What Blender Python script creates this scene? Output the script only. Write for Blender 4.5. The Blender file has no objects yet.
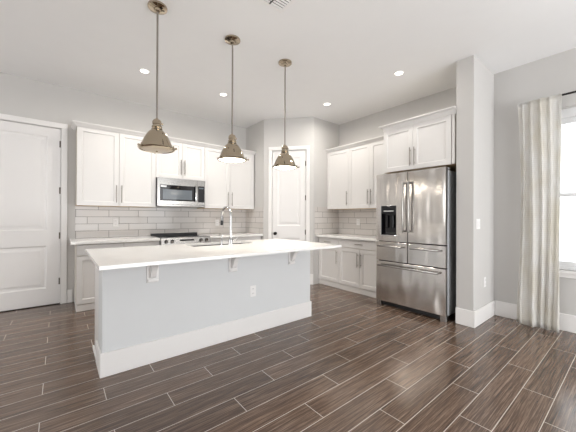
import bpy, bmesh, math, random
from mathutils import Vector, Matrix, noise
random.seed(7)
sc = bpy.context.scene
COL = sc.collection
PI = math.pi

# ---------------------------------------------------------------- camera, world, light, exposure
cam_d = bpy.data.cameras.new('camera')
cam_d.sensor_width = 36.0
cam_d.lens = 284.546 / 576 * 36.0
cam_d.clip_start = 0.02
cam = bpy.data.objects.new('camera', cam_d)
COL.objects.link(cam)
_f = Vector((0.62621325, 0.7796442, 0.00344672))
_r = Vector((0.77963541, -0.62622263, 0.00371965))
_u = Vector((-5.05841609e-03, -3.57895093e-04, 9.99987142e-01))
_m = Matrix((_r, _u, -_f)).transposed().to_4x4()
_m.translation = (0, 0, 1.227)
cam.matrix_world = _m
sc.camera = cam

world = bpy.data.worlds.new('daylight')
sc.world = world
world.use_nodes = True
_bg = world.node_tree.nodes['Background']
_bg.inputs['Color'].default_value = (0.97, 0.985, 1.0, 1)
_bg.inputs['Strength'].default_value = 2.2

sc.view_settings.view_transform = 'Standard'
sc.view_settings.look = 'None'
sc.view_settings.gamma = 1.0
sc.view_settings.use_curve_mapping = False
sc.view_settings.exposure = 0.25


def area_light(name, loc, rot, sx, sy, power, color, portal=False):
    d = bpy.data.lights.new(name, 'AREA')
    d.shape = 'RECTANGLE'
    d.size = sx
    d.size_y = sy
    d.energy = power
    d.color = color
    if portal:
        d.cycles.is_portal = True
    o = bpy.data.objects.new(name, d)
    COL.objects.link(o)
    o.location = loc
    o.rotation_euler = rot
    return o


# daylight through the wide glazed opening of the room behind the camera
area_light('daylight_rear_opening', (2.1, -3.22, 1.35), (PI / 2, 0, 0), 3.6, 2.3, 38, (0.965, 0.985, 1.0))
# added lamp low in that opening, aimed up to brighten the ceiling
area_light('ceiling_fill', (2.1, -3.2, 0.4), (PI / 2 + 0.75, 0, 0), 3.6, 0.7, 88, (0.985, 0.99, 1.0))
area_light('side_fill', (-4.1, 2.6, 1.45), (PI / 2, 0, -PI / 2), 2.6, 1.9, 38, (1.0, 0.985, 0.965))  # added lamp in an invented side opening, brightens surfaces facing it
area_light('window_portal', (4.46, -0.15, 1.54), (PI / 2, 0, PI / 2), 1.6, 1.8, 1, (1, 1, 1), portal=True)
CAN_POWER = 11.0

# ---------------------------------------------------------------- materials


def new_mat(name):
    m = bpy.data.materials.new(name)
    m.use_nodes = True
    nt = m.node_tree
    b = nt.nodes['Principled BSDF']
    return m, nt, b


def set_in(node, **kw):
    for k, v in kw.items():
        node.inputs[k.replace('_', ' ')].default_value = v


def nd(nt, t, **kw):
    n = nt.nodes.new(t)
    for k, v in kw.items():
        setattr(n, k, v)
    return n


def plain(name, col, rough=0.5, metal=0.0, var=0.03, scale=6.0, bump=0.0, bscale=200.0, coat=0.0):
    m, nt, b = new_mat(name)
    tc = nd(nt, 'ShaderNodeTexCoord')
    nz = nd(nt, 'ShaderNodeTexNoise')
    nz.inputs['Scale'].default_value = scale
    nt.links.new(tc.outputs['Object'], nz.inputs['Vector'])
    mix = nd(nt, 'ShaderNodeMix', data_type='RGBA')
    c2 = tuple(min(1, c * (1 + var)) for c in col)
    c1 = tuple(c * (1 - var) for c in col)
    mix.inputs[6].default_value = (*c1, 1)
    mix.inputs[7].default_value = (*c2, 1)
    nt.links.new(nz.outputs['Fac'], mix.inputs[0])
    nt.links.new(mix.outputs[2], b.inputs['Base Color'])
    b.inputs['Roughness'].default_value = rough
    b.inputs['Metallic'].default_value = metal
    b.inputs['Coat Weight'].default_value = coat
    if bump > 0:
        n2 = nd(nt, 'ShaderNodeTexNoise')
        n2.inputs['Scale'].default_value = bscale
        nt.links.new(tc.outputs['Object'], n2.inputs['Vector'])
        bp = nd(nt, 'ShaderNodeBump')
        bp.inputs['Strength'].default_value = bump
        bp.inputs['Distance'].default_value = 0.002
        nt.links.new(n2.outputs['Fac'], bp.inputs['Height'])
        nt.links.new(bp.outputs['Normal'], b.inputs['Normal'])
    return m


def emit_mat(name, col, strength):
    m, nt, b = new_mat(name)
    b.inputs['Base Color'].default_value = (*[min(1, c) for c in col], 1)
    b.inputs['Emission Color'].default_value = (*col, 1)
    b.inputs['Emission Strength'].default_value = strength
    return m


def math_node(nt, op, a, b=None, clamp=False):
    n = nd(nt, 'ShaderNodeMath', operation=op, use_clamp=clamp)
    for i, v in enumerate((a, b)):
        if v is None:
            continue
        if isinstance(v, (int, float)):
            n.inputs[i].default_value = v
        else:
            nt.links.new(v, n.inputs[i])
    return n.outputs[0]


def staggered(nt, a, b, a0, b0, length, height, step, grout):
    """Rows of height 'height' along b, joints every 'length' along a, each row moved by 'step'. -> grout mask, tile id a, tile id b"""
    q = math_node(nt, 'DIVIDE', math_node(nt, 'SUBTRACT', b, b0), height)
    row = math_node(nt, 'FLOOR', q)
    fy = math_node(nt, 'FRACT', q)
    p = math_node(nt, 'DIVIDE', math_node(nt, 'SUBTRACT', math_node(nt, 'SUBTRACT', a, a0), math_node(nt, 'MULTIPLY', row, step)), length)
    cell = math_node(nt, 'FLOOR', p)
    fx = math_node(nt, 'FRACT', p)

    def edge(fr, size):
        d = math_node(nt, 'MINIMUM', fr, math_node(nt, 'SUBTRACT', 1.0, fr))
        d = math_node(nt, 'MULTIPLY', d, size)
        return math_node(nt, 'LESS_THAN', d, grout / 2)
    mask = math_node(nt, 'MAXIMUM', edge(fx, length), edge(fy, height))
    return mask, cell, row


def floor_mat():
    m, nt, b = new_mat('wood_look_plank_tile')
    tc = nd(nt, 'ShaderNodeTexCoord')
    sep = nd(nt, 'ShaderNodeSeparateXYZ')
    nt.links.new(tc.outputs['Object'], sep.inputs[0])
    mask, cell, row = staggered(nt, sep.outputs[0], sep.outputs[1], 0.59, 0.372, 1.014, 0.17, 0.338, 0.0042)
    cid = nd(nt, 'ShaderNodeCombineXYZ')
    nt.links.new(cell, cid.inputs[0])
    nt.links.new(row, cid.inputs[1])
    wn = nd(nt, 'ShaderNodeTexWhiteNoise', noise_dimensions='3D')
    nt.links.new(cid.outputs[0], wn.inputs['Vector'])
    # grain: coordinates stretched along the plank, shifted per plank
    gx = math_node(nt, 'ADD', math_node(nt, 'MULTIPLY', sep.outputs[0], 1.5), math_node(nt, 'MULTIPLY', wn.outputs['Value'], 37.0))
    gy = math_node(nt, 'ADD', math_node(nt, 'MULTIPLY', sep.outputs[1], 60.0), math_node(nt, 'MULTIPLY', wn.outputs['Value'], 91.0))
    gv = nd(nt, 'ShaderNodeCombineXYZ')
    nt.links.new(gx, gv.inputs[0])
    nt.links.new(gy, gv.inputs[1])
    n1 = nd(nt, 'ShaderNodeTexNoise')
    set_in(n1, Scale=1.6, Detail=6.0, Roughness=0.65, Distortion=0.8)
    nt.links.new(gv.outputs[0], n1.inputs['Vector'])
    n2 = nd(nt, 'ShaderNodeTexNoise')
    set_in(n2, Scale=3.5, Detail=4.0, Roughness=0.7, Distortion=0.3)
    nt.links.new(gv.outputs[0], n2.inputs['Vector'])
    g = math_node(nt, 'ADD', math_node(nt, 'MULTIPLY', n1.outputs['Fac'], 0.6), math_node(nt, 'MULTIPLY', n2.outputs['Fac'], 0.4))
    ramp = nd(nt, 'ShaderNodeValToRGB')
    el = ramp.color_ramp.elements
    el[0].position = 0.36
    el[0].color = (0.042, 0.026, 0.018, 1)
    el[1].position = 0.68
    el[1].color = (0.36, 0.255, 0.19, 1)
    e = el.new(0.5)
    e.color = (0.124, 0.079, 0.055, 1)
    nt.links.new(g, ramp.inputs[0])
    hsv = nd(nt, 'ShaderNodeHueSaturation')
    nt.links.new(ramp.outputs[0], hsv.inputs['Color'])
    nt.links.new(math_node(nt, 'ADD', math_node(nt, 'MULTIPLY', wn.outputs['Value'], 0.35), 0.83), hsv.inputs['Value'])
    mix = nd(nt, 'ShaderNodeMix', data_type='RGBA')
    nt.links.new(mask, mix.inputs[0])
    nt.links.new(hsv.outputs[0], mix.inputs[6])
    mix.inputs[7].default_value = (0.62, 0.55, 0.48, 1)
    nt.links.new(mix.outputs[2], b.inputs['Base Color'])
    nt.links.new(math_node(nt, 'ADD', math_node(nt, 'MULTIPLY', g, 0.18), 0.05), b.inputs['Roughness'])
    b.inputs['Specular IOR Level'].default_value = 0.62
    bp = nd(nt, 'ShaderNodeBump')
    bp.inputs['Strength'].default_value = 0.35
    bp.inputs['Distance'].default_value = 0.002
    nt.links.new(math_node(nt, 'SUBTRACT', math_node(nt, 'MULTIPLY', g, 0.8), mask), bp.inputs['Height'])
    nt.links.new(bp.outputs['Normal'], b.inputs['Normal'])
    return m


def subway_mat(name, axis, a0):
    m, nt, b = new_mat(name)
    tc = nd(nt, 'ShaderNodeTexCoord')
    sep = nd(nt, 'ShaderNodeSeparateXYZ')
    nt.links.new(tc.outputs['Object'], sep.inputs[0])
    mask, cell, row = staggered(nt, sep.outputs[axis], sep.outputs[2], a0, 0.907, 0.405, 0.104, -0.135, 0.006)
    cid = nd(nt, 'ShaderNodeCombineXYZ')
    nt.links.new(cell, cid.inputs[0])
    nt.links.new(row, cid.inputs[1])
    wn = nd(nt, 'ShaderNodeTexWhiteNoise', noise_dimensions='3D')
    nt.links.new(cid.outputs[0], wn.inputs['Vector'])
    mix0 = nd(nt, 'ShaderNodeMix', data_type='RGBA')
    mix0.inputs[6].default_value = (0.63, 0.60, 0.575, 1)
    mix0.inputs[7].default_value = (0.70, 0.675, 0.655, 1)
    nt.links.new(wn.outputs['Value'], mix0.inputs[0])
    mix = nd(nt, 'ShaderNodeMix', data_type='RGBA')
    nt.links.new(mask, mix.inputs[0])
    nt.links.new(mix0.outputs[2], mix.inputs[6])
    mix.inputs[7].default_value = (0.22, 0.205, 0.19, 1)
    nt.links.new(mix.outputs[2], b.inputs['Base Color'])
    nt.links.new(math_node(nt, 'ADD', math_node(nt, 'MULTIPLY', mask, 0.6), 0.09), b.inputs['Roughness'])
    nz = nd(nt, 'ShaderNodeTexNoise')
    nz.inputs['Scale'].default_value = 9.0
    nt.links.new(tc.outputs['Object'], nz.inputs['Vector'])
    bp = nd(nt, 'ShaderNodeBump')
    bp.inputs['Strength'].default_value = 0.25
    bp.inputs['Distance'].default_value = 0.003
    nt.links.new(math_node(nt, 'SUBTRACT', math_node(nt, 'MULTIPLY', nz.outputs['Fac'], 0.5), mask), bp.inputs['Height'])
    nt.links.new(bp.outputs['Normal'], b.inputs['Normal'])
    return m


def steel_mat(name, col=(0.62, 0.61, 0.60), rough=0.24, wave=0.0):
    m, nt, b = new_mat(name)
    tc = nd(nt, 'ShaderNodeTexCoord')
    mp = nd(nt, 'ShaderNodeMapping')
    mp.inputs['Scale'].default_value = (3, 3, 400)
    nt.links.new(tc.outputs['Object'], mp.inputs['Vector'])
    nz = nd(nt, 'ShaderNodeTexNoise')
    nz.inputs['Scale'].default_value = 1.0
    nt.links.new(mp.outputs[0], nz.inputs['Vector'])
    b.inputs['Base Color'].default_value = (*col, 1)
    b.inputs['Metallic'].default_value = 1.0
    nt.links.new(math_node(nt, 'ADD', math_node(nt, 'MULTIPLY', nz.outputs['Fac'], 0.10), rough - 0.05), b.inputs['Roughness'])
    if wave > 0:
        mp2 = nd(nt, 'ShaderNodeMapping')
        mp2.inputs['Scale'].default_value = (5.0, 5.0, 1.6)
        nt.links.new(tc.outputs['Object'], mp2.inputs['Vector'])
        n2 = nd(nt, 'ShaderNodeTexNoise')
        set_in(n2, Scale=1.0, Detail=1.0)
        nt.links.new(mp2.outputs[0], n2.inputs['Vector'])
        bp = nd(nt, 'ShaderNodeBump')
        bp.inputs['Strength'].default_value = wave
        bp.inputs['Distance'].default_value = 0.02
        nt.links.new(n2.outputs['Fac'], bp.inputs['Height'])
        nt.links.new(bp.outputs['Normal'], b.inputs['Normal'])
    return m


def curtain_mat():
    m, nt, b = new_mat('woven_cream_linen')
    tc = nd(nt, 'ShaderNodeTexCoord')
    br = nd(nt, 'ShaderNodeTexBrick')
    br.offset = 0.0
    set_in(br, Scale=1.0, Mortar_Size=0.003, Brick_Width=0.022, Row_Height=0.022)
    br.inputs['Color1'].default_value = (0.90, 0.895, 0.88, 1)
    br.inputs['Color2'].default_value = (0.89, 0.885, 0.87, 1)
    br.inputs['Mortar'].default_value = (0.84, 0.83, 0.80, 1)
    nt.links.new(tc.outputs['UV'], br.inputs['Vector'])
    nz = nd(nt, 'ShaderNodeTexNoise')
    set_in(nz, Scale=3.0, Detail=3.0)
    nt.links.new(tc.outputs['UV'], nz.inputs['Vector'])
    mix = nd(nt, 'ShaderNodeMix', data_type='RGBA', blend_type='MULTIPLY')
    mix.inputs[0].default_value = 1.0
    ramp = nd(nt, 'ShaderNodeValToRGB')
    ramp.color_ramp.elements[0].position = 0.35
    ramp.color_ramp.elements[0].color = (0.93, 0.91, 0.86, 1)
    ramp.color_ramp.elements[1].position = 0.6
    ramp.color_ramp.elements[1].color = (1, 1, 1, 1)
    nt.links.new(nz.outputs['Fac'], ramp.inputs[0])
    nt.links.new(br.outputs['Color'], mix.inputs[6])
    nt.links.new(ramp.outputs[0], mix.inputs[7])
    nt.links.new(mix.outputs[2], b.inputs['Base Color'])
    b.inputs['Roughness'].default_value = 0.85
    tr = nd(nt, 'ShaderNodeBsdfTranslucent')
    nt.links.new(mix.outputs[2], tr.inputs['Color'])
    ms = nd(nt, 'ShaderNodeMixShader')
    ms.inputs[0].default_value = 0.5
    out = nt.nodes['Material Output']
    nt.links.new(b.outputs[0], ms.inputs[1])
    nt.links.new(tr.outputs[0], ms.inputs[2])
    nt.links.new(ms.outputs[0], out.inputs['Surface'])
    return m


def glass_mat():
    m, nt, b = new_mat('clear_window_glass')
    nt.nodes.remove(b)
    t = nd(nt, 'ShaderNodeBsdfTransparent')
    t.inputs['Color'].default_value = (0.97, 0.98, 0.98, 1)
    g = nd(nt, 'ShaderNodeBsdfGlossy')
    g.inputs['Roughness'].default_value = 0.03
    fr = nd(nt, 'ShaderNodeFresnel')
    fr.inputs['IOR'].default_value = 1.3
    ms = nd(nt, 'ShaderNodeMixShader')
    nt.links.new(fr.outputs[0], ms.inputs[0])
    nt.links.new(t.outputs[0], ms.inputs[1])
    nt.links.new(g.outputs[0], ms.inputs[2])
    nt.links.new(ms.outputs[0], nt.nodes['Material Output'].inputs['Surface'])
    return m


M = {
    'wall': plain('grey_wall_paint', (0.59, 0.577, 0.56), 0.7, var=0.015, bump=0.15, bscale=180),
    'ceiling': plain('ceiling_paint', (0.85, 0.85, 0.85), 0.8, var=0.012, bump=0.2, bscale=120),
    'island_paint': plain('island_grey_paint', (0.685, 0.698, 0.705), 0.6, var=0.015, bump=0.1, bscale=180),
    'trim': plain('white_trim_paint', (0.83, 0.815, 0.80), 0.38, var=0.01),
    'door': plain('white_door_paint', (0.80, 0.785, 0.775), 0.4, var=0.01),
    'cabinet': plain('white_cabinet_lacquer', (0.745, 0.73, 0.715), 0.36, var=0.01),
    'carcass': plain('cabinet_box_white', (0.68, 0.64, 0.58), 0.5, var=0.01),
    'wood_edge': plain('raw_maple_underside', (0.60, 0.44, 0.27), 0.6, var=0.08, scale=20),
    'quartz': plain('white_quartz', (0.89, 0.88, 0.86), 0.14, var=0.02, scale=30),
    'floor': floor_mat(),
    'tile_x': subway_mat('subway_tile_along_x', 0, 0.587),
    'tile_y': subway_mat('subway_tile_along_y', 1, 0.12),
    'steel': steel_mat('brushed_stainless_steel', (0.42, 0.41, 0.395)),
    'fridge_steel': steel_mat('fridge_stainless_steel', (0.63, 0.60, 0.57), 0.2, wave=1.0),
    'steel_side': plain('grey_painted_steel', (0.44, 0.45, 0.46), 0.35, 0.3, var=0.02),
    'sink_steel': plain('brushed_sink_steel_shaded', (0.12, 0.12, 0.12), 0.35, 0.7),  # steel colour darkened to carry the shade inside the basin
    'nickel': steel_mat('satin_nickel', (0.34, 0.31, 0.28), 0.3),
    'chrome': steel_mat('polished_chrome', (0.55, 0.55, 0.55), 0.1),
    'pendant': steel_mat('polished_warm_nickel', (0.47, 0.40, 0.305), 0.06),
    'black': plain('black_plastic', (0.012, 0.012, 0.013), 0.4),
    'black_glass': plain('black_glass', (0.008, 0.008, 0.010), 0.06),
    'screen_glass': plain('grey_mesh_glass', (0.13, 0.15, 0.17), 0.12, var=0.1, scale=40),
    'dark_metal': plain('dark_bronze_metal', (0.03, 0.028, 0.026), 0.4, 0.7),
    'hinge': plain('aged_bronze_hinge', (0.16, 0.14, 0.12), 0.4, 0.6),
    'plastic': plain('white_plastic', (0.85, 0.84, 0.83), 0.35, var=0.01),
    'slot': plain('outlet_slot', (0.10, 0.10, 0.10), 0.6),
    'vinyl': plain('white_window_vinyl', (0.78, 0.785, 0.79), 0.4, var=0.01),
    'vent_dark': plain('vent_interior', (0.06, 0.06, 0.06), 0.8),
    'lens_lit': emit_mat('lit_lamp_lens', (1.0, 0.95, 0.87), 4.0),
    'shade_lit': emit_mat('lit_pendant_glass', (1.0, 0.93, 0.80), 7.0),
    'shade_off': plain('frosted_pendant_glass', (0.62, 0.53, 0.42), 0.3, var=0.05),
    'curtain': curtain_mat(),
    'glass': glass_mat(),
    'silver_badge': plain('silver_badge', (0.7, 0.7, 0.7), 0.3, 0.5),
}

# ---------------------------------------------------------------- mesh helpers


class MB:
    """Collects shapes and links them as ONE mesh object."""

    def __init__(self):
        self.bm = bmesh.new()

    def box(self, x0, x1, y0, y1, z0, z1, bevel=0.0, seg=1):
        bm = self.bm
        r = bmesh.ops.create_cube(bm, size=1.0)
        vs = r['verts']
        sx, sy, sz = abs(x1 - x0), abs(y1 - y0), abs(z1 - z0)
        for v in vs:
            v.co = Vector(((x0 + x1) / 2 + v.co.x * sx, (y0 + y1) / 2 + v.co.y * sy, (z0 + z1) / 2 + v.co.z * sz))
        if bevel > 0:
            es = list({e for v in vs for e in v.link_edges})
            bmesh.ops.bevel(bm, geom=es, offset=min(bevel, 0.45 * min(sx, sy, sz)), segments=seg, profile=0.5, affect='EDGES')
        return self

    def cyl(self, p0, p1, r, n=20, r2=None, cap=True):
        p0, p1 = Vector(p0), Vector(p1)
        d = p1 - p0
        q = d.to_track_quat('Z', 'Y').to_matrix().to_4x4()
        q.translation = (p0 + p1) / 2
        bmesh.ops.create_cone(self.bm, cap_ends=cap, segments=n, radius1=r, radius2=r if r2 is None else r2, depth=d.length, matrix=q)
        return self

    def lathe(self, prof, c=(0, 0, 0), n=40, axis='Z'):
        bm = self.bm
        rings = []
        for r, z in prof:
            ring = []
            for i in range(n):
                a = 2 * PI * i / n
                if axis == 'Z':
                    co = (c[0] + r * math.cos(a), c[1] + r * math.sin(a), c[2] + z)
                elif axis == 'Y':
                    co = (c[0] + r * math.cos(a), c[1] + z, c[2] - r * math.sin(a))
                else:
                    co = (c[0] + z, c[1] + r * math.cos(a), c[2] + r * math.sin(a))
                ring.append(bm.verts.new(co))
            rings.append(ring)
        for a, b in zip(rings, rings[1:]):
            for i in range(n):
                j = (i + 1) % n
                bm.faces.new((a[i], a[j], b[j], b[i]))
        for ring, first in ((rings[0], True), (rings[-1], False)):
            try:
                bm.faces.new(list(reversed(ring)) if first else ring)
            except ValueError:
                pass
        return self

    def tube(self, pts, r, n=14):
        bm = self.bm
        pts = [Vector(p) for p in pts]
        rs = r if isinstance(r, (list, tuple)) else [r] * len(pts)
        rings = []
        up = None
        for i, p in enumerate(pts):
            t = (pts[min(i + 1, len(pts) - 1)] - pts[max(i - 1, 0)]).normalized()
            if up is None:
                up = Vector((1, 0, 0)) if abs(t.x) < 0.9 else Vector((0, 0, 1))
            s = t.cross(up).normalized()
            up = s.cross(t).normalized()
            rings.append([bm.verts.new(p + (s * math.cos(2 * PI * k / n) + up * math.sin(2 * PI * k / n)) * rs[i]) for k in range(n)])
        for a, b in zip(rings, rings[1:]):
            for k in range(n):
                j = (k + 1) % n
                bm.faces.new((a[k], a[j], b[j], b[k]))
        bm.faces.new(list(reversed(rings[0])))
        bm.faces.new(rings[-1])
        return self

    def prism(self, poly, h0, h1, plane='XZ'):
        """poly extruded along the third axis"""
        bm = self.bm

        def co(a, b, h):
            return {'XZ': (a, h, b), 'YZ': (h, a, b), 'XY': (a, b, h)}[plane]
        a = [bm.verts.new(co(*p, h0)) for p in poly]
        b = [bm.verts.new(co(*p, h1)) for p in poly]
        n = len(poly)
        bm.faces.new(a)
        bm.faces.new(list(reversed(b)))
        for i in range(n):
            j = (i + 1) % n
            bm.faces.new((a[j], a[i], b[i], b[j]))
        return self

    def sweep(self, prof, path):
        """prof [(out, z)] carried along path, a function out -> list of xy corners (mitred)"""
        bm = self.bm
        cols = []
        for o, z in prof:
            cols.append([bm.verts.new((x, y, z)) for x, y in path(o)])
        n = len(prof)
        for i in range(n):
            a, b = cols[i], cols[(i + 1) % n]
            for k in range(len(a) - 1):
                bm.faces.new((a[k], a[k + 1], b[k + 1], b[k]))
        bm.faces.new([c[0] for c in cols])
        bm.faces.new([c[-1] for c in reversed(cols)])
        return self

    def build(self, name, mat, parent=None, smooth=False):
        bm = self.bm
        bmesh.ops.recalc_face_normals(bm, faces=bm.faces)
        me = bpy.data.meshes.new(name)
        bm.to_mesh(me)
        bm.free()
        me.materials.append(mat)
        o = bpy.data.objects.new(name, me)
        COL.objects.link(o)
        if parent is not None:
            o.parent = parent
        if smooth:
            for p in me.polygons:
                p.use_smooth = True
            try:
                me.set_sharp_from_angle(angle=math.radians(38))
            except Exception:
                pass
        return o


def tag(o, label, cat, group=None, kind=None):
    o['label'] = label
    o['category'] = cat
    if group:
        o['group'] = group
    if kind:
        o['kind'] = kind
    return o


def thing(name, label, cat, loc=(0, 0, 0), rz=0.0, group=None, kind=None):
    o = bpy.data.objects.new(name, None)
    o.empty_display_size = 0.05
    COL.objects.link(o)
    o.location = loc
    o.rotation_euler = (0, 0, rz)
    return tag(o, label, cat, group, kind)


def copy_tree(o, parent=None):
    c = o.copy()
    COL.objects.link(c)
    if parent is not None:
        c.parent = parent
    for ch in list(o.children):
        copy_tree(ch, c)
    return c


def dup(o, loc, label, rz=None):
    c = copy_tree(o)
    c.location = loc
    if rz is not None:
        c.rotation_euler = (0, 0, rz)
    c['label'] = label
    return c


# ---------------------------------------------------------------- the room
H = 3.05
YB, XR = 5.098, 4.297
XL, YR = -4.2, -3.3
XC, YC, YD = 3.606, 1.177, 1.36
P0, P1 = Vector((2.984, 4.439)), Vector((3.604, 3.747))
LD = (P1 - P0).length
AD = math.atan2(P1.y - P0.y, P1.x - P0.x)

tag(MB().box(XL - .12, XR + .15, YR - .12, YB + .12, -0.1, 0).build('floor', M['floor']), 'dark brown wood look plank tile floor with pale grout lines', 'floor', kind='structure')
tag(MB().box(XL - .12, XR + .15, YR - .12, YB + .12, H, H + .1).build('ceiling', M['ceiling']), 'white flat ceiling with recessed lights', 'ceiling', kind='structure')
D1a, D1b, D1h = -0.80, 0.016, 2.455
w = MB().box(XL, D1a, YB, YB + .12, 0, H).box(D1b, P0.x + .1, YB, YB + .12, 0, H).box(D1a, D1b, YB, YB + .12, D1h, H)
tag(w.build('wall_back', M['wall']), 'grey wall behind the range and the white entry door', 'wall', kind='structure')
WY0, WY1, WZ0, WZ1 = -0.95, 0.68, 0.655, 2.44
w = MB().box(XR, XR + .15, WY1, YB, 0, H).box(XR, XR + .15, YR, WY0, 0, H).box(XR, XR + .15, WY0, WY1, 0, WZ0).box(XR, XR + .15, WY0, WY1, WZ1, H)
tag(w.build('wall_right', M['wall']), 'grey wall with the window and curtain and behind the refrigerator', 'wall', kind='structure')
tag(MB().box(XC, XR, YC, YD, 0, H, 0.006, 2).build('wall_column', M['wall']), 'short grey stub wall beside the refrigerator', 'wall', kind='structure')
tag(MB().box(P0.x, P0.x + .1, P0.y + .005, YB, 0, H).build('wall_pantry_left', M['wall']), 'narrow grey pantry side wall at the end of the range counter', 'wall', kind='structure')
tag(MB().box(P1.x + .005, XR, P1.y, P1.y + .1, 0, H).build('wall_pantry_right', M['wall']), 'narrow grey pantry side wall at the end of the short counter', 'wall', kind='structure')
S0, S1, DH = 0.155, 0.795, 2.462
w = MB().box(0, S0, 0, .1, 0, H).box(S1, LD, 0, .1, 0, H).box(S0, S1, 0, .1, DH, H)
wd = tag(w.build('wall_pantry_front', M['wall']), 'angled grey pantry wall holding the narrow white door', 'wall', kind='structure')
wd.location = (P0.x, P0.y, 0)
wd.rotation_euler = (0, 0, AD)
# the rest of the room, behind the camera; side opening added for light
w = MB().box(XL - .12, XL, YR - .12, 1.3, 0, H).box(XL - .12, XL, 3.9, YB + .12, 0, H).box(XL - .12, XL, 1.3, 3.9, 2.4, H).box(XL - .12, XL, 1.3, 3.9, 0, .5)
tag(w.build('wall_left', M['wall']), 'grey side wall of the living area with an added light opening', 'wall', kind='structure')
w = MB().box(XL, .2, YR - .12, YR, 0, H).box(4.0, XR + .15, YR - .12, YR, 0, H).box(.2, 4.0, YR - .12, YR, 2.55, H)
tag(w.build('wall_rear', M['wall']), 'grey rear wall with a wide patio opening', 'wall', kind='structure')

# baseboards
BB, BT = 0.185, 0.015


def baseboard(name, boxes, label):
    m = MB()
    for b in boxes:
        m.box(*b, 0, BB, 0.004)
    return tag(m.build(name, M['trim']), label, 'baseboard', kind='structure')


baseboard('baseboard_right', [(XR - BT, XR, YR, YC - BT)], 'white baseboard under the window and curtain')
baseboard('baseboard_column', [(XC - BT, XR - BT, YC - BT, YC), (XC - BT, XC, YC, YD)], 'white baseboard around the stub wall')
baseboard('baseboard_back', [(0.088, 0.15, YB - BT, YB), (XL, D1a - .07, YB - BT, YB)], 'white baseboard beside the entry door')
b = MB().box(0, .088, -BT, 0, 0, BB, .004).box(.853, LD, -BT, 0, 0, BB, .004)
bo = tag(b.build('baseboard_pantry', M['trim']), 'white baseboard on the angled pantry wall', 'baseboard', kind='structure')
bo.location = (P0.x, P0.y, 0)
bo.rotation_euler = (0, 0, AD)
baseboard('baseboard_left', [(XL, XL + BT, YR, YB)], 'white baseboard along the living area side wall')

# ---------------------------------------------------------------- doors


def panel_door_mesh(w, h, t, panels, rail=0.0):
    """slab with sunk, raised-field panels; local x 0..w, front at y=0, z 0..h"""
    m = MB()
    xs0, xs1 = panels[0][0], panels[0][1]
    m.box(0, xs0, 0, t, 0, h).box(xs1, w, 0, t, 0, h)
    zs = [0] + [z for p in sorted(panels, key=lambda p: p[2]) for z in (p[2], p[3])] + [h]
    for i in range(0, len(zs), 2):
        m.box(xs0, xs1, 0, t, zs[i], zs[i + 1])
    for (a, b_, c, d) in panels:
        # sloped moulding down to the sunk field, then a raised centre
        bm = m.bm
        e = 0.018

        def ring(o, y):
            return [bm.verts.new(v) for v in ((a + o, y, c + o), (b_ - o, y, c + o), (b_ - o, y, d - o), (a + o, y, d - o))]
        r = [ring(0, 0), ring(e, .011), ring(e + .022, .011), ring(e + .05, .005)]
        for p, q in zip(r, r[1:]):
            for i in range(4):
                j = (i + 1) % 4
                bm.faces.new((p[i], p[j], q[j], q[i]))
        bm.faces.new(r[-1])
    return m


def hinge(x, z, parent, y=-0.004):
    m = MB().cyl((x, y, z - .045), (x, y, z + .045), .006, 10).box(x - .016, x + .004, y + .001, y + .004, z - .045, z + .045)
    return m.build('hinge', M['hinge'], parent)


def casing(name, x0, x1, h, wd_, loc, rz, label):
    m = MB()
    for a, b_ in ((x0 - wd_, x0), (x1, x1 + wd_)):
        m.box(a, b_, -.016, 0, 0, h, .004)
    m.box(x0 - wd_, x1 + wd_, -.018, 0, h, h + wd_, .004)
    for a, b_ in ((x0 - .0, x0 + .004), (x1 - .004, x1)):
        m.box(a, b_, 0, .1, 0, h)
    m.box(x0, x1, 0, .1, h - .004, h)
    m.box(x0 + .004, x1 - .004, .058, .098, .012, h - .004)  # added hidden panel behind the slab, blocks outside light at the gap
    o = tag(m.build(name, M['trim']), label, 'door casing', kind='structure')
    o.location = loc
    o.rotation_euler = (0, 0, rz)
    return o


casing('trim_1', D1a, D1b, D1h, .068, (0, YB, 0), 0, 'white casing around the entry door')
d1 = thing('door_1', 'tall white two panel entry door beside the cabinets', 'door', (D1a + .008, YB + .012, 0.012), 0, kind='structure')
wd1 = D1b - D1a - .016
panel_door_mesh(wd1, D1h - .022, .04, [(0.14, wd1 - .14, .225, .808), (0.14, wd1 - .14, 1.02, 2.315)]).build('door_panel', M['door'], d1)
for z in (.32, .955, 1.585, 2.235):
    hinge(wd1 + .002, z - .012, d1)
MB().lathe([(.03, 0), (.03, -.008), (.011, -.01), (.011, -.04), (.026, -.045), (.03, -.06), (.022, -.072), (.004, -.075)], (.06, 0, .95), 24, 'Y').build('knob', M['dark_metal'], d1, True)
tag(MB().box(D1a + .004, D1b - .004, YB + .0, YB + .1, 0, .01).build('trim_2', M['dark_metal']), 'dark threshold under the entry door', 'threshold', kind='structure')

casing('trim_3', S0, S1, DH, .066, (P0.x, P0.y, 0), AD, 'white casing around the pantry door')
d2 = thing('door_2', 'narrow white two panel pantry door in the angled wall', 'door', (P0.x, P0.y, 0), AD, kind='structure')
wd2 = S1 - S0 - .016
pd = panel_door_mesh(wd2, DH - .022, .04, [(.095, wd2 - .10, .225, .83), (.095, wd2 - .10, 1.05, 2.32)]).build('door_panel', M['door'], d2)
pd.location = (S0 + .008, .012, .012)
for z in (.32, .95, 1.58, 2.21):
    hinge(S1 - .006, z, d2, .006)
MB().lathe([(.028, 0), (.028, -.008), (.011, -.01), (.011, -.04), (.024, -.045), (.029, -.06), (.022, -.07), (.004, -.073)], (S0 + .068, .012, .92), 24, 'Y').build('knob', M['dark_metal'], d2, True)

# ---------------------------------------------------------------- window
wn_ = thing('window_1', 'bright white single hung window beside the curtain', 'window', (0, 0, 0), kind='structure')
fx0, fx1 = XR + .075, XR + .135


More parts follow.
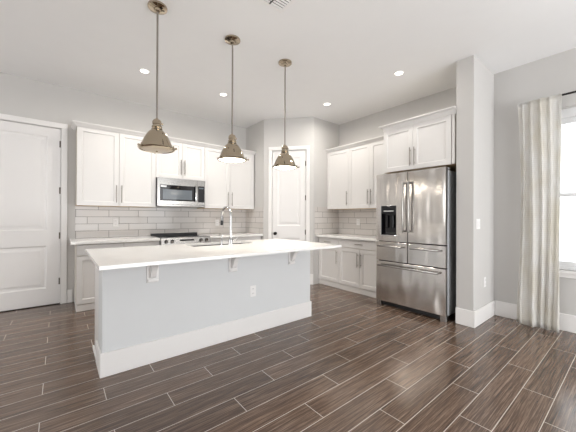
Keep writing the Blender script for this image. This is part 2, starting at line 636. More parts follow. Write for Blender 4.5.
def ring_yz(m, x0, x1, y0, y1, z0, z1, wside, wtop, wbot, bev=.004):
    m.box(x0, x1, y0, y0 + wside, z0, z1, bev).box(x0, x1, y1 - wside, y1, z0, z1, bev)
    m.box(x0, x1, y0 + wside, y1 - wside, z1 - wtop, z1, bev).box(x0, x1, y0 + wside, y1 - wside, z0, z0 + wbot, bev)
    return m


ring_yz(MB(), fx0, fx1, WY0, WY1, WZ0, WZ1, .06, .10, .04).build('window_frame', M['vinyl'], wn_)
zm = 1.485
ring_yz(MB(), fx0 + .025, fx1 - .008, WY0 + .06, WY1 - .06, zm - .02, WZ1 - .10, .035, .06, .04).build('upper_sash', M['vinyl'], wn_)
ring_yz(MB(), fx0 + .005, fx1 - .03, WY0 + .06, WY1 - .06, WZ0 + .04, zm + .02, .035, .04, .05).build('lower_sash', M['vinyl'], wn_)
MB().box(fx0 + .036, fx0 + .040, WY0 + .094, WY1 - .094, zm + .018, WZ1 - .158).build('upper_pane', M['glass'], wn_)
MB().box(fx0 + .016, fx0 + .020, WY0 + .094, WY1 - .094, WZ0 + .088, zm - .018).build('lower_pane', M['glass'], wn_)
MB().box(XR - .03, fx0, WY0 - .03, WY1 + .03, WZ0 - .03, WZ0 - .0005, .006, 2).box(XR - .014, XR, WY0 - .01, WY1 + .01, WZ0 - .075, WZ0 - .03, .003).build('window_sill', M['trim'], wn_)

# ---------------------------------------------------------------- backsplash
tag(MB().box(.175, P0.x, YB - .012, YB, .907, 1.374).build('backsplash', M['tile_x']), 'glossy pale subway tile backsplash behind the range', 'backsplash', kind='structure')
tag(MB().box(P0.x - .012, P0.x, P0.y + .01, YB - .012, .907, 1.415).build('backsplash.001', M['tile_y']), 'subway tile return on the pantry side wall by the range counter', 'backsplash', kind='structure')
tag(MB().box(P1.x + .03, XR, P1.y - .012, P1.y, .907, 1.415).build('backsplash.002', M['tile_x']), 'subway tile return on the pantry wall by the short counter', 'backsplash', kind='structure')
tag(MB().box(XR - .012, XR, 2.38, P1.y - .012, .907, 1.374).build('backsplash.003', M['tile_y']), 'subway tile backsplash over the short counter by the refrigerator', 'backsplash', kind='structure')

# ---------------------------------------------------------------- cabinets


def shaker(x0, x1, z0, z1, y=0.0, t=.02, stile=.058):
    """shaker panel, front at y - t"""
    m = MB()
    f = y - t
    st = min(stile, (z1 - z0) * .28)
    m.box(x0, x0 + stile, f, y, z0, z1).box(x1 - stile, x1, f, y, z0, z1)
    m.box(x0 + stile, x1 - stile, f, y, z1 - st, z1).box(x0 + stile, x1 - stile, f, y, z0, z0 + st)
    a, b_, c, d = x0 + stile, x1 - stile, z0 + st, z1 - st
    bm = m.bm

    def ring(o, yy):
        return [bm.verts.new(v) for v in ((a + o, yy, c + o), (b_ - o, yy, c + o), (b_ - o, yy, d - o), (a + o, yy, d - o))]
    r = [ring(0, f), ring(.007, f + .010)]
    for i in range(4):
        j = (i + 1) % 4
        bm.faces.new((r[0][i], r[0][j], r[1][j], r[1][i]))
    bm.faces.new(r[1])
    return m


def slab(x0, x1, z0, z1, y=0.0, t=.02):
    return MB().box(x0, x1, y - t, y, z0, z1, .003)


def pull(x, z, length, vertical, parent, y=-.02):
    m = MB()
    h = length / 2
    if vertical:
        m.cyl((x, y - .028, z - h), (x, y - .028, z + h), .006, 12)
        for s in (-.7, .7):
            m.cyl((x, y, z + s * h), (x, y - .028, z + s * h), .0045, 10)
    else:
        m.cyl((x - h, y - .028, z), (x + h, y - .028, z), .006, 12)
        for s in (-.7, .7):
            m.cyl((x + s * h, y, z), (x + s * h, y - .028, z), .0045, 10)
    return m.build('handle', M['nickel'], parent, True)


G = .0025   # half gap between fronts


def upper_cabinet(label, loc, rz, w, depth, z0, z1, splits, handles, hz, hl=.25, group='white upper wall cabinets'):
    """loc = front-left of box at floor level; splits = door edges in x; handles = x per door"""
    t = thing('wall_cabinet', label, 'cabinet', loc, rz, group)
    MB().box(0, w, 0, depth, z0 + .012, z1).build('body', M['carcass'], t)
    MB().box(0, w, 0, depth, z0, z0 + .012).build('underside', M['wood_edge'], t)
    for (a, b_), hx in zip(zip(splits, splits[1:]), handles):
        d = shaker(a + G, b_ - G, z0 + .002, z1 - .002, -.001).build('door', M['cabinet'], t)
        if hx is not None:
            pull(hx, hz, hl, True, d, -.021)
    return t


UYf = 4.759 + .021          # box front of the uppers on the back wall
UD = YB - UYf
UB, UT = 1.374, 2.445
CUT = UD - .001
upper_cabinet('tall two door white wall cabinet nearest the entry door', (.178, UYf, 0), 0, .995, CUT, UB, UT, [0, .495, .995], [.462, .528], 1.55)
upper_cabinet('short two door white wall cabinet above the microwave', (1.173, UYf, 0), 0, .79, CUT, 1.842, UT, [0, .41, .79], [.382, .441], 2.03)
upper_cabinet('tall two door white wall cabinet between microwave and pantry wall', (1.963, UYf, 0), 0, 1.005, CUT, UB, UT, [0, .485, 1.005], [.445, .522], 1.55)
VXf = 3.956 + .021
VD = XR - VXf - .001
RZ = -PI / 2
upper_cabinet('single door white wall cabinet in the corner by the pantry', (VXf, 3.745, 0), RZ, .51, VD, UB, UT, [0, .51], [.487], 1.56, group='white upper wall cabinets')
upper_cabinet('two door white wall cabinet partly hidden by the refrigerator cabinet', (VXf, 3.235, 0), RZ, .88, VD, UB, UT, [0, .445, .88], [.413, .474], 1.56)
FXf = 3.62
fcab = upper_cabinet('deep two door white cabinet above the refrigerator', (FXf + .021, 2.325, 0), RZ, .945, XR - FXf - .022, 1.862, 2.45, [0, .435, .905], [.403, .463], 2.03, .24)
MB().box(.909, .945, -.016, -.001, 1.864, 2.448, .002).build('filler_strip', M['cabinet'], fcab)

CROWN = [(0, 2.44), (.012, 2.44), (.02, 2.452), (.03, 2.465), (.044, 2.478), (.05, 2.486), (.05, 2.498), (0, 2.498)]


def crown(label, path, dz=0.0, prof=CROWN):
    m = MB().sweep([(o, z + dz) for o, z in prof], path)
    return tag(m.build('crown_molding', M['cabinet']), label, 'molding', 'crown moldings over the cabinets')


yf = UYf - .021
crown('white crown molding along the cabinets over the range', lambda o: [(.178 - o, YB - .001), (.178 - o, yf - o), (P0.x - .002, yf - o)])
xf = VXf - .021
crown('white crown molding along the cabinets over the short counter', lambda o: [(xf - o, P1.y - .002), (xf - o, 2.395)])
fx = FXf
crown('white crown molding over the refrigerator cabinet', lambda o: [(xf - .06, 2.325 + o), (fx - o, 2.325 + o), (fx - o, YD + .002)], 0, [(0, 2.45), (.004, 2.45), (.004, 2.505), (.03, 2.512), (.05, 2.516), (.05, 2.528), (0, 2.528)])


def base_cabinet(label, loc, rz, w, depth, drawers, doors, dh, vh, toe_left=False, z1=.866):
    """drawers: (x0,x1); doors: (x0,x1); dh drawer handle x; vh door handle x"""
    t = thing('base_cabinet', label, 'cabinet', loc, rz, 'white base cabinets')
    MB().box(0, w, 0, depth, .09, z1).build('body', M['carcass'], t)
    MB().box(0, w, -.004, depth, 0, .088, .004).build('toe_board', M['cabinet'], t)
    for (a, b_), hx in zip(drawers, dh):
        d = slab(a + G, b_ - G, .722, .856, -.001).build('drawer', M['cabinet'], t)
        if hx is not None:
            pull(hx, .79, .15, False, d, -.021)
    for (a, b_), hx in zip(doors, vh):
        d = shaker(a + G, b_ - G, .098, .712, -.001).build('door', M['cabinet'], t)
        if hx is not None:
            pull(hx, .54, .23, True, d, -.021)
    return t


BYf = 4.509 + .021
BD = YB - BYf - .001
base_cabinet('white base cabinet with one drawer nearest the entry door', (.172, BYf, 0), 0, .524, BD, [(0, .524)], [(0, .524)], [.262], [.485])
base_cabinet('white base cabinet with one drawer just before the range', (.697, BYf, 0), 0, .469, BD, [(0, .469)], [(0, .469)], [.2345], [.04])
base_cabinet('white base cabinet between the range and the pantry wall', (1.938, BYf, 0), 0, 1.03, BD, [(0, .515), (.515, 1.03)], [(0, .515), (.515, 1.03)], [.2575, .7725], [.475, .555])
BXf = 3.731 + .021
BDR = XR - BXf - .001
base_cabinet('one door white base cabinet in the corner by the pantry', (BXf, 3.742, 0), RZ, .49, BDR, [(0, .49)], [(0, .49)], [.245], [.449])
base_cabinet('two door white base cabinet beside the refrigerator', (BXf, 3.251, 0), RZ, .86, BDR, [(0, .86)], [(0, .43), (.43, .86)], [.43], [.398, .46])

# counters
CZ0, CZ1 = .868, .907
CYf = 4.461
tag(MB().box(.11, 1.164, CYf, YB - .001, CZ0, CZ1, .003).build('countertop', M['quartz']), 'white quartz countertop between the entry door and the range', 'countertop', 'white quartz countertops')
tag(MB().box(1.94, P0.x - .001, CYf, YB - .001, CZ0, CZ1, .003).build('countertop', M['quartz']), 'white quartz countertop between the range and the pantry wall', 'countertop', 'white quartz countertops')
tag(MB().box(3.665, XR - .001, 2.385, P1.y - .001, CZ0, CZ1, .003).build('countertop', M['quartz']), 'short white quartz countertop beside the refrigerator', 'countertop', 'white quartz countertops')

# ---------------------------------------------------------------- island
IX0, IX1 = .258, 2.425
IYf = 2.578
IH, IB = .92, .897
KX0, KX1, KY0, KY1 = .191, 2.425, 2.075, 3.235
SX0, SX1, SY0, SY1 = 1.07, 1.80, 2.865, 3.185
w = MB().box(IX0, IX1, IYf, IYf + .115, 0, IB - .001).box(IX0, IX0 + .1, IYf + .115, 2.84, 0, IB - .001).box(IX1 - .1, IX1, IYf + .115, 2.84, 0, IB - .001)
tag(w.build('wall_island', M['island_paint']), 'pale grey half wall carrying the island top', 'wall', kind='structure')
baseboard('baseboard_island', [(IX0 - BT, IX1 + BT, IYf - BT, IYf), (IX0 - BT, IX0, IYf, 2.88), (IX1, IX1 + BT, IYf, 2.88)], 'white baseboard around the island')
tag(MB().box(IX0 - .012, IX0 + .001, 2.881, 3.2, 0, .03, .004).box(IX1 - .001, IX1 + .012, 2.881, 3.2, 0, .03, .004).build('trim_4', M['trim']), 'low white shoe molding at the foot of the island cabinet ends', 'molding', kind='structure')
ic = thing('island_cabinet', 'white cabinet run on the sink side of the island', 'cabinet', (0, 0, 0))
MB().box(IX0 + .002, IX0 + .02, 2.842, 3.18, .001, IB - .002).build('end_panel', M['cabinet'], ic)
MB().box(IX1 - .02, IX1 - .002, 2.842, 3.18, .001, IB - .002).build('end_panel', M['cabinet'], ic)
MB().box(IX0 + .02, IX1 - .02, 2.842, 3.14, .09, .11).box(IX0 + .02, IX1 - .02, 3.12, 3.14, .001, .09).build('bottom_panel', M['carcass'], ic)
nn = 4
ww = (IX1 - IX0 - .04) / nn
for k in range(nn):
    a = IX0 + .02 + k * ww
    d = MB().box(a + G, a + ww - G, 3.18, 3.2, .10, IB - .012, .003).build('door', M['cabinet'], ic)
    hx = a + ww - .05 if k % 2 == 0 else a + .05
    m = MB().cyl((hx, 3.228, .52), (hx, 3.228, .75), .006, 12).cyl((hx, 3.2, .55), (hx, 3.228, .55), .0045, 8).cyl((hx, 3.2, .72), (hx, 3.228, .72), .0045, 8)
    m.build('handle', M['nickel'], d, True)
m = MB()
m.box(KX0, SX0, KY0, KY1, IB, IH).box(SX1, KX1, KY0, KY1, IB, IH).box(SX0, SX1, KY0, SY0, IB, IH).box(SX0, SX1, SY1, KY1, IB, IH)
bmesh.ops.remove_doubles(m.bm, verts=m.bm.verts, dist=1e-5)
tag(m.build('island_countertop', M['quartz']), 'long white quartz top of the kitchen island with sink cutout', 'countertop')

# sink: undermount basin
sk = thing('sink', 'stainless undermount sink set into the island top', 'sink', ((SX0 + SX1) / 2, (SY0 + SY1) / 2, 0))
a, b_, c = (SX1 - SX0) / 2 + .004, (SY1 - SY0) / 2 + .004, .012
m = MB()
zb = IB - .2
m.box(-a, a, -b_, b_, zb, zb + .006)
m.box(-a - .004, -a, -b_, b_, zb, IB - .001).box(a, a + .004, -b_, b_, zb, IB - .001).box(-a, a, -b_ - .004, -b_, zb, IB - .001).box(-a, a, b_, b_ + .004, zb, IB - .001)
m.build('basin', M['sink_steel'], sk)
MB().lathe([(.045, 0), (.045, .004), (.03, .006), (.004, .003)], (0, 0, zb + .006), 24).build('drain', M['chrome'], sk, True)

# faucet
fc = thing('faucet', 'tall chrome gooseneck faucet standing at the sink', 'faucet', (1.452, 2.80, IH))
MB().lathe([(.028, 0), (.028, .006), (.021, .012), (.021, .07), (.017, .078), (.014, .085)], n=28).build('base', M['chrome'], fc, True)
R_ = .108
pts = [(0, 0, .08 + i * .055) for i in range(5)] + [(0, R_ - R_ * math.cos(t), .308 + R_ * math.sin(t)) for t in [PI * k / 16 for k in range(17)]]
MB().tube(pts, .0125, 16).build('spout', M['chrome'], fc, True)
MB().lathe([(.013, 0), (.0155, -.012), (.0165, -.05), (.017, -.052)], (0, 2 * R_, .315), 20).build('spray_collar', M['chrome'], fc, True)
MB().lathe([(.017, -.052), (.0175, -.09), (.015, -.104), (.004, -.106)], (0, 2 * R_, .315), 20).build('spray_head', M['black'], fc, True)
MB().cyl((.02, 0, .05), (.046, 0, .05), .011, 16).tube([(.044, 0, .05), (.062, 0, .062), (.085, 0, .085)], [.006, .006, .005], 10).build('lever', M['chrome'], fc, True)
sd = thing('soap_dispenser', 'small chrome soap dispenser beside the faucet', 'soap dispenser', (1.352, 2.81, IH))
MB().lathe([(.015, 0), (.015, .005), (.009, .01), (.008, .06), (.005, .065), (.005, .1)], n=20).build('base', M['chrome'], sd, True)
MB().lathe([(.01, .098), (.011, .112), (.004, .116)], n=16).tube([(0, 0, .108), (0, .045, .112), (0, .07, .1)], [.006, .0055, .005], 10).build('pump', M['chrome'], sd, True)

# corbels


def make_corbel(label, x):
    t = thing('corbel', label, 'bracket', (x, IYf, IB), 0, 'white corbels under the island top')
    MB().box(-.047, .047, -.012, -.0005, -.222, -.001, .004).build('back_plate', M['trim'], t)
    prof = [(-.012, -.001), (-.19, -.001), (-.195, -.02), (-.18, -.04), (-.15, -.05), (-.115, -.062), (-.085, -.085), (-.066, -.115), (-.055, -.145), (-.046, -.165), (-.03, -.18), (-.012, -.185)]
    MB().prism(prof, -.022, .022, 'YZ').build('bracket', M['trim'], t)
    MB().box(-.04, .04, -.026, -.012, -.214, -.19, .003).build('foot_ledge', M['trim'], t)
    return t


cb = make_corbel('white scrolled corbel under the island top nearest the entry door end', .612)
dup(cb, (1.361, IYf, IB), 'white scrolled corbel at the middle of the island front')
dup(cb, (2.122, IYf, IB), 'white scrolled corbel under the island top nearest the refrigerator end')

# ---------------------------------------------------------------- outlets and switch


def outlet(label, loc, rz):
    t = thing('outlet', label, 'outlet', loc, rz, 'white wall outlets')
    MB().box(-.036, .036, -.006, -.0005, -.058, .058, .003, 2).build('cover_plate', M['plastic'], t)
    for z in (-.024, .024):
        s = MB().box(-.016, .016, -.009, -.006, z - .016, z + .016, .003).build('socket', M['plastic'], t)
        MB().box(-.008, -.005, -.0095, -.009, z - .004, z + .007).box(.005, .008, -.0095, -.009, z - .004, z + .007).build('slot', M['slot'], s)
    return t


o1 = outlet('white outlet on the grey front of the island', (1.598, IYf, .443), 0)
dup(o1, (.677, YB - .012, 1.13), 'white outlet on the tile between the entry door and the microwave')
dup(o1, (2.347, YB - .012, 1.115), 'white outlet on the tile behind the faucet')
dup(o1, (XR - .012, 3.27, 1.14), 'white outlet on the tile beside the refrigerator', RZ)
dup(o1, (3.952, YC, .461), 'white outlet low on the stub wall below the switch')
sw = thing('light_switch', 'white double rocker switch on the stub wall', 'light switch', (3.729, YC, 1.155))
MB().box(-.058, .058, -.006, -.0005, -.058, .058, .003, 2).build('cover_plate', M['plastic'], sw)
for x in (-.024, .024):
    MB().box(x - .016, x + .016, -.011, -.006, -.033, .033, .003).build('rocker', M['plastic'], sw)

# ---------------------------------------------------------------- microwave
MX0, MX1 = 1.176, 1.942
MYf = 4.68
mw = thing('microwave', 'stainless over the range microwave under the short cabinet', 'microwave', (MX0, MYf, 1.392))
W_, Hm = MX1 - MX0, .445
MB().box(0, W_, .03, YB - MYf - .013, 0, Hm).build('body', M['black'], mw)
dw = .625
m = MB()
gx0, gx1, gz0, gz1 = .035, dw - .055, .085, .335
m.box(0, gx0, 0, .03, .03, Hm - .0).box(gx1 + .05, dw, 0, .03, .03, Hm).box(gx0, gx1 + .05, 0, .03, gz1, Hm).box(gx0, gx1 + .05, 0, .03, .03, gz0)
dr = m.build('door', M['steel'], mw)
MB().box(gx0, gx1 + .05, .002, .02, gz0, gz1).build('door_glass', M['black_glass'], dr)
MB().box(gx0 + .045, gx1 - .03, .0005, .002, gz0 + .025, gz1 - .07).build('viewing_window', M['screen_glass'], dr)
MB().box(gx0 + .012, gx0 + .10, .001, .002, gz1 - .035, gz1 - .012).build('badge', M['silver_badge'], dr)
MB().box(dw - .04, dw - .012, -.035, -.012, .075, .345, .008, 2).box(dw - .036, dw - .016, -.014, 0, .085, .11).box(dw - .036, dw - .016, -.014, 0, .31, .335).build('handle', M['chrome'], dr, True)
m = MB().box(dw + .003, W_, 0, .03, .03, .075).box(dw + .003, W_, 0, .03, .345, Hm).box(dw + .003, dw + .015, 0, .03, .075, .345).box(W_ - .015, W_, 0, .03, .075, .345)
cp = m.build('control_panel', M['steel'], mw)
MB().box(dw + .015, W_ - .015, .001, .02, .075, .345).build('keypad', M['black_glass'], cp)
MB().box(dw + .03, W_ - .03, .0, .001, .30, .325).build('display', M['screen_glass'], cp)
MB().box(0, W_, .0, .03, .002, .027, .003).build('vent_strip', M['steel'], mw)
MB().box(.05, W_ - .05, .04, .34, -.004, 0).build('grease_filter', M['nickel'], mw)

# ---------------------------------------------------------------- range
RX0, RX1 = 1.172, 1.932
rg = thing('range', 'stainless slide in range with black glass cooktop under the microwave', 'range', (RX0, 0, 0))
RW = RX1 - RX0
MB().box(0, RW, 4.47, 5.08, .03, .885).build('body', M['steel_side'], rg)
MB().box(0, RW, 4.455, 5.0, .886, .912, .003).build('cooktop', M['black_glass'], rg)
for (x, y, r) in ((.2, 4.62, .1), (.56, 4.62, .085), (.2, 4.86, .075), (.56, 4.86, .1)):
    MB().lathe([(r, 0), (r, .0008), (r - .004, .0008), (r - .004, 0)], (x, y, .9121), 36).build('burner_ring', M['screen_glass'], rg)
MB().box(0, RW, 5.0, 5.08, .886, .945, .004).build('back_guard', M['black'], rg)
m = MB().prism([(4.425, .80), (4.47, .80), (4.47, .905), (4.445, .905)], 0, RW, 'YZ')
pn = m.build('control_panel', M['steel'], rg)
for x in (.07, .155, .60, .69):
    kb = MB().cyl((x, 4.434, .855), (x, 4.40, .847), .021, 20, .018).build('knob', M['chrome'], pn, True)
    MB().cyl((x, 4.436, .8555), (x, 4.428, .8535), .027, 20).build('knob_ring', M['black'], kb, True)
MB().box(.27, .49, 4.4345, 4.4365, .835, .875).build('display', M['black_glass'], pn)
od = MB().box(.003, RW - .003, 4.432, 4.469, .20, .79, .004).build('oven_door', M['steel'], rg)
MB().box(.1, RW - .1, 4.430, 4.432, .33, .62).build('door_glass', M['black_glass'], od)
MB().cyl((.06, 4.38, .735), (RW - .06, 4.38, .735), .012, 14).cyl((.09, 4.38, .735), (.09, 4.432, .735), .009, 10).cyl((RW - .09, 4.38, .735), (RW - .09, 4.432, .735), .009, 10).build('handle', M['steel'], od, True)
MB().box(.003, RW - .003, 4.436, 4.469, .05, .19, .004).build('drawer', M['steel'], rg)
for x in (.05, RW - .05):
    for y in (4.52, 5.03):
        MB().cyl((x, y, 0), (x, y, .03), .018, 12).build('leg', M['black'], rg)

# ---------------------------------------------------------------- refrigerator (local: front -y, x to the viewer's right)
FX, FYc = 3.505, 1.897
fr = thing('refrigerator', 'stainless french door refrigerator with ice dispenser and bottom drawers', 'refrigerator', (FX, FYc, 0), RZ)
hw = .466
MB().box(-hw + .004, hw - .004, .068, .74, .06, 1.79, .006).build('body', M['steel_side'], fr)
MB().box(-hw + .008, hw - .008, .058, .07, .08, 1.80).build('gasket', M['black'], fr)
z0, z1 = .902, 1.822
T = .058


def fridge_handle(parent, p0, p1):
    p0, p1 = Vector(p0), Vector(p1)
    d = (p1 - p0).normalized()
    m = MB()
    if abs(d.z) > .5:
        m.box(p0.x - .012, p0.x + .012, -.062, -.04, p0.z, p1.z, .007, 2)
        for z in (p0.z + .006, p1.z - .032):
            m.box(p0.x - .011, p0.x + .011, -.045, 0, z, z + .026, .004)
    else:
        m.box(p0.x, p1.x, -.062, -.04, p0.z - .012, p0.z + .012, .007, 2)
        for x in (p0.x + .006, p1.x - .032):
            m.box(x, x + .026, -.045, 0, p0.z - .011, p0.z + .011, .004)
    return m.build('handle', M['steel'], parent, True)


# left door with dispenser hole
dx0, dx1, dz0, dz1 = -.386, -.158, .985, 1.385
x0, x1 = -hw, -.004
m = MB().box(x0, dx0, 0, T, z0, z1).box(dx1, x1, 0, T, z0, z1).box(dx0, dx1, 0, T, dz1, z1).box(dx0, dx1, 0, T, z0, dz0)
bmesh.ops.remove_doubles(m.bm, verts=m.bm.verts, dist=1e-5)
ld = m.build('left_door', M['fridge_steel'], fr)
fridge_handle(ld, (-.041, 0, 1.03), (-.041, 0, 1.69))
dp = MB()
e = .0
dp.box(dx0, dx1, .05, T - .001, dz0, dz1).box(dx0, dx0 + .004, 0.001, .05, dz0, dz1).box(dx1 - .004, dx1, 0.001, .05, dz0, dz1).box(dx0, dx1, 0.001, .05, dz0, dz0 + .004).box(dx0 + .004, dx1 - .004, -.003, .05, dz1 - .11, dz1 - .001, .003)
dp.box(dx0 + .05, dx0 + .085, .02, .045, dz0 + .1, dz0 + .27, .004).box(dx0 + .135, dx0 + .17, .02, .045, dz0 + .1, dz0 + .27, .004)
dp.build('dispenser', M['black_glass'], ld)
MB().box(dx0 - .012, dx0, -.003, .01, dz0 - .012, dz1 + .0, .002).box(dx0 - .012, dx1 + .012, -.004, .01, dz0 - .014, dz0, .002).build('dispenser_trim', M['chrome'], ld)
MB().box(dx0 + .04, dx1 - .04, -.0042, -.003, dz1 - .078, dz1 - .066).build('display', M['silver_badge'], ld)
rd = MB().box(.004, hw, 0, T, z0, z1, .006, 2).build('right_door', M['fridge_steel'], fr)
fridge_handle(rd, (.037, 0, 1.03), (.037, 0, 1.69))
ul = MB().box(-hw, -.004, 0, T, .632, .892, .005, 2).build('drawer', M['fridge_steel'], fr)
fridge_handle(ul, (-.42, 0, .835), (-.06, 0, .835))
ur = MB().box(.004, hw, 0, T, .632, .892, .005, 2).build('drawer', M['fridge_steel'], fr)
fridge_handle(ur, (.055, 0, .835), (.41, 0, .835))
fzr = MB().box(-hw, hw, 0, T, .072, .622, .005, 2).build('freezer_drawer', M['fridge_steel'], fr)
fridge_handle(fzr, (-.42, 0, .568), (.40, 0, .568))
MB().box(-hw + .06, hw - .06, .05, .09, .012, .075).build('kick_grille', M['black'], fr)
for s in (-1, 1):
    MB().box(s * (hw - .035) - .035, s * (hw - .035) + .035, .012, .09, 0, .07, .004).build('foot', M['steel'], fr)
for s in (-1, 1):
    MB().box(s * (hw - .05) - .04, s * (hw - .05) + .04, .02, .14, 1.80, 1.825, .004).build('hinge_cover', M['steel_side'], fr)

# ---------------------------------------------------------------- pendants


def make_pendant(label, loc, lit):
    t = thing('pendant_lamp', label, 'pendant lamp', loc, 0, 'dome pendant lamps over the island')
    top = H - .001
    MB().lathe([(.078, 0), (.08, -.006), (.078, -.016), (.05, -.024), (.03, -.027), (.026, -.045), (.012, -.05), (.004, -.05)], (0, 0, top), 36).build('canopy', M['pendant'], t, True)
    MB().cyl((0, 0, 2.072), (0, 0, top - .045), .008, 14).build('rod', M['nickel'], t, True)
    # socket cap with little knuckle; zq keeps the stack of turned pieces at its measured height
    def zq(prof):
        return [(r, 2.079 - (2.10 - z) * .885) for r, z in prof]
    def q1(z):
        return 2.079 - (2.10 - z) * .885
    MB().lathe(zq([(.006, 2.10), (.011, 2.096), (.013, 2.085), (.028, 2.082), (.037, 2.066), (.039, 2.04), (.033, 2.035), (.033, 2.026), (.042, 2.020), (.044, 2.008), (.038, 2.0), (.046, 1.993), (.046, 1.985), (.03, 1.98)]), n=32).build('socket_cap', M['pendant'], t, True)
    MB().cyl((.028, 0, q1(2.05)), (.05, 0, q1(2.05)), .009, 12).build('thumb_screw', M['pendant'], t, True)
    outer = [(.038, 1.986), (.054, 1.976), (.071, 1.956), (.088, 1.927), (.102, 1.896), (.114, 1.864), (.125, 1.833), (.131, 1.815), (.145, 1.810), (.147, 1.802), (.140, 1.797)]
    inner = [(.130, 1.800), (.120, 1.835), (.097, 1.9), (.083, 1.93), (.066, 1.955), (.042, 1.975), (.030, 1.98)]
    MB().lathe(zq(outer + inner), n=56).build('shade', M['pendant'], t, True)
    MB().lathe(zq([(.004, 1.779), (.05, 1.780), (.09, 1.784), (.118, 1.790), (.134, 1.799), (.129, 1.803), (.004, 1.803)]), n=48).build('diffuser', M['shade_lit'] if lit else M['shade_off'], t, True)
    MB().lathe(zq([(.1475, 1.808), (.150, 1.803), (.1475, 1.795), (.139, 1.788), (.135, 1.794), (.140, 1.80)]), n=48).build('rim_ring', M['pendant'], t, True)
    for k in range(3):
        a = math.radians(-38 + 120 * k)
        c, s = math.cos(a), math.sin(a)
        MB().cyl((.138 * c, .138 * s, q1(1.800)), (.163 * c, .163 * s, q1(1.800)), .0055, 10).cyl((.160 * c, .160 * s, q1(1.800)), (.172 * c, .172 * s, q1(1.800)), .0095, 12).cyl((.143 * c, .143 * s, q1(1.785)), (.143 * c, .143 * s, q1(1.825)), .006, 10).build('rim_clamp', M['pendant'], t, True)
    MB().cyl((0, 0, q1(1.768)), (0, 0, q1(1.78)), .008, 12).build('finial', M['pendant'], t, True)
    return t


def pendant_bulb(x, y):
    d = bpy.data.lights.new('pendant_bulb', 'AREA')
    d.shape = 'DISK'
    d.size = .2
    d.energy = 3.5
    d.color = (1.0, .92, .82)
    o = bpy.data.objects.new('pendant_bulb', d)
    COL.objects.link(o)
    o.location = (x, y, 1.775)
    o['kind'] = 'helper'


PY = 2.634
make_pendant('unlit dome pendant lamp hanging nearest the entry door end of the island', (.655, PY, 0), False)
p2 = make_pendant('lit dome pendant lamp hanging in front of the microwave side cabinets', (1.377, PY, 0), True)
dup(p2, (2.064, PY, 0), 'lit dome pendant lamp hanging in front of the pantry door')
pendant_bulb(1.377, PY)
pendant_bulb(2.064, PY)

# ---------------------------------------------------------------- recessed lights
cans = [((.822, 3.907), 'recessed ceiling light above the cabinet beside the entry door'),
        ((1.895, 3.904), 'recessed ceiling light in front of the microwave side cabinets'),
        ((3.353, 3.181), 'recessed ceiling light in front of the short counter'),
        ((3.334, 1.923), 'recessed ceiling light in front of the refrigerator')]
first = None
for (x, y), lab in cans:
    if first is None:
        t = first = thing('recessed_light', lab, 'ceiling light', (x, y, H), 0, 'recessed ceiling lights')
        MB().lathe([(.046, -.001), (.048, -.006), (.062, -.005), (.064, -.0005), (.046, -.0005)], n=36).build('trim_ring', M['plastic'], t, True)
        MB().lathe([(.003, -.003), (.0475, -.003), (.0475, -.0008), (.003, -.0008)], n=32).build('lens', M['lens_lit'], t)
    else:
        t = dup(first, (x, y, H), lab)
    ld_ = bpy.data.lights.new('recessed_bulb', 'AREA')
    ld_.shape = 'DISK'
    ld_.size = .09
    ld_.energy = CAN_POWER * {1.923: .45, 3.181: .9}.get(y, 1.0)
    ld_.spread = math.radians(170)
    ld_.color = (1.0, .945, .87)
    lo = bpy.data.objects.new('recessed_bulb', ld_)
    COL.objects.link(lo)
    lo.location = (x, y, H - .012)
    lo['kind'] = 'helper'

# ---------------------------------------------------------------- ceiling vent
vt = thing('ceiling_vent', 'white slatted air vent in the ceiling', 'vent', (1.385, 1.862, H))
m = MB()
r1, r0 = .155, .125
m.box(-r1, r1, -r1, -r0, -.008, -.0005, .003).box(-r1, r1, r0, r1, -.008, -.0005, .003).box(-r1, -r0, -r0, r0, -.008, -.0005, .003).box(r0, r1, -r0, r0, -.008, -.0005, .003)
m.build('vent_frame', M['plastic'], vt)
MB().box(-r0, r0, -r0, r0, -.0015, -.0005).build('backing', M['vent_dark'], vt)
m = MB()
for k in range(9):
    y = -r0 + .0165 + k * .0272
    m.prism([(y - .008, -.003), (y + .0065, -.0095), (y + .008, -.008), (y - .0065, -.0018)], -r0, r0, 'YZ')
m.build('slats', M['plastic'], vt)
MB().box(-.006, .006, -r0, r0, -.011, -.001).build('divider', M['slot'], vt)

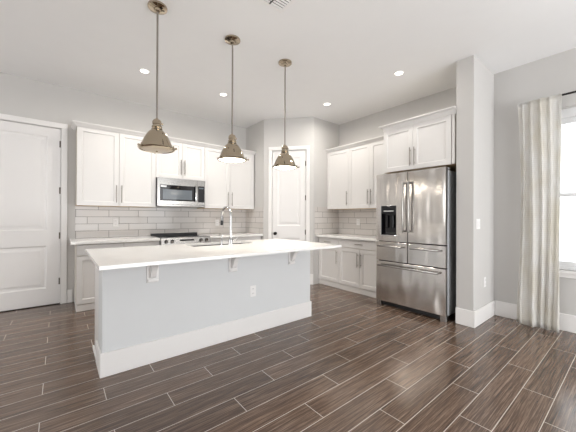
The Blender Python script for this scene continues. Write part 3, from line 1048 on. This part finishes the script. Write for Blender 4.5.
# ---------------------------------------------------------------- curtain and rod
rod = thing('curtain_rod', 'dark metal curtain rod above the window', 'curtain rod', (4.2, 0, 2.548))
MB().cyl((0, -1.35, 0), (0, .875, 0), .011, 16).build('pole', M['dark_metal'], rod, True)
MB().lathe([(.011, 0), (.014, .003), (.014, .012), (.004, .015)], (0, .875, 0), 20, 'Y').build('finial', M['dark_metal'], rod, True)
for y in (-1.2, .86):
    MB().cyl((0, y, 0), (XR - 4.2 - .004, y, 0), .006, 10).cyl((XR - 4.2 - .006, y, 0), (XR - 4.2 - .0005, y, 0), .022, 16).build('bracket', M['dark_metal'], rod, True)


def curtain():
    nu, nv = 150, 40
    me = bpy.data.meshes.new('curtain')
    vs, fs, uvs = [], [], []
    top, bot = 2.552, .012
    for j in range(nv + 1):
        v = j / nv
        z = top + (bot - top) * v
        # gathered at the rod, a little narrower at mid height, wider at the hem
        ya = .903 + .0 * v + (-.03 * math.sin(PI * min(1, v * 1.1)) + .015 * v)
        yb = .538 + .01 * v
        for i in range(nu + 1):
            u = i / nu
            y = ya + (yb - ya) * u
            amp = .011 + .006 * v
            ph = 2 * PI * (5.0 * u + .25 * math.sin(2.2 * v + 5 * u) + .1 * math.sin(11 * u))
            x = amp * (math.sin(ph) + .35 * math.sin(2.1 * ph + 1 + v)) + .012 * math.sin(2 * PI * 1.4 * u + 2 * v)
            if v < .03:
                x *= .6
            vs.append((4.158 + x - .012 * v, y + .006 * math.cos(ph), z + (.006 * math.sin(ph * .5) if j == nv else 0)))
            uvs.append((u * .95, z))
    for j in range(nv):
        for i in range(nu):
            a = j * (nu + 1) + i
            fs.append((a, a + 1, a + nu + 2, a + nu + 1))
    me.from_pydata(vs, [], fs)
    ul_ = me.uv_layers.new(name='UVMap')
    for lp in me.loops:
        ul_.data[lp.index].uv = uvs[lp.vertex_index]
    for p in me.polygons:
        p.use_smooth = True
    me.materials.append(M['curtain'])
    o = bpy.data.objects.new('curtain', me)
    COL.objects.link(o)
    s = o.modifiers.new('thickness', 'SOLIDIFY')
    s.thickness = .0016
    return o


tag(curtain(), 'long cream woven curtain hanging beside the window', 'curtain')
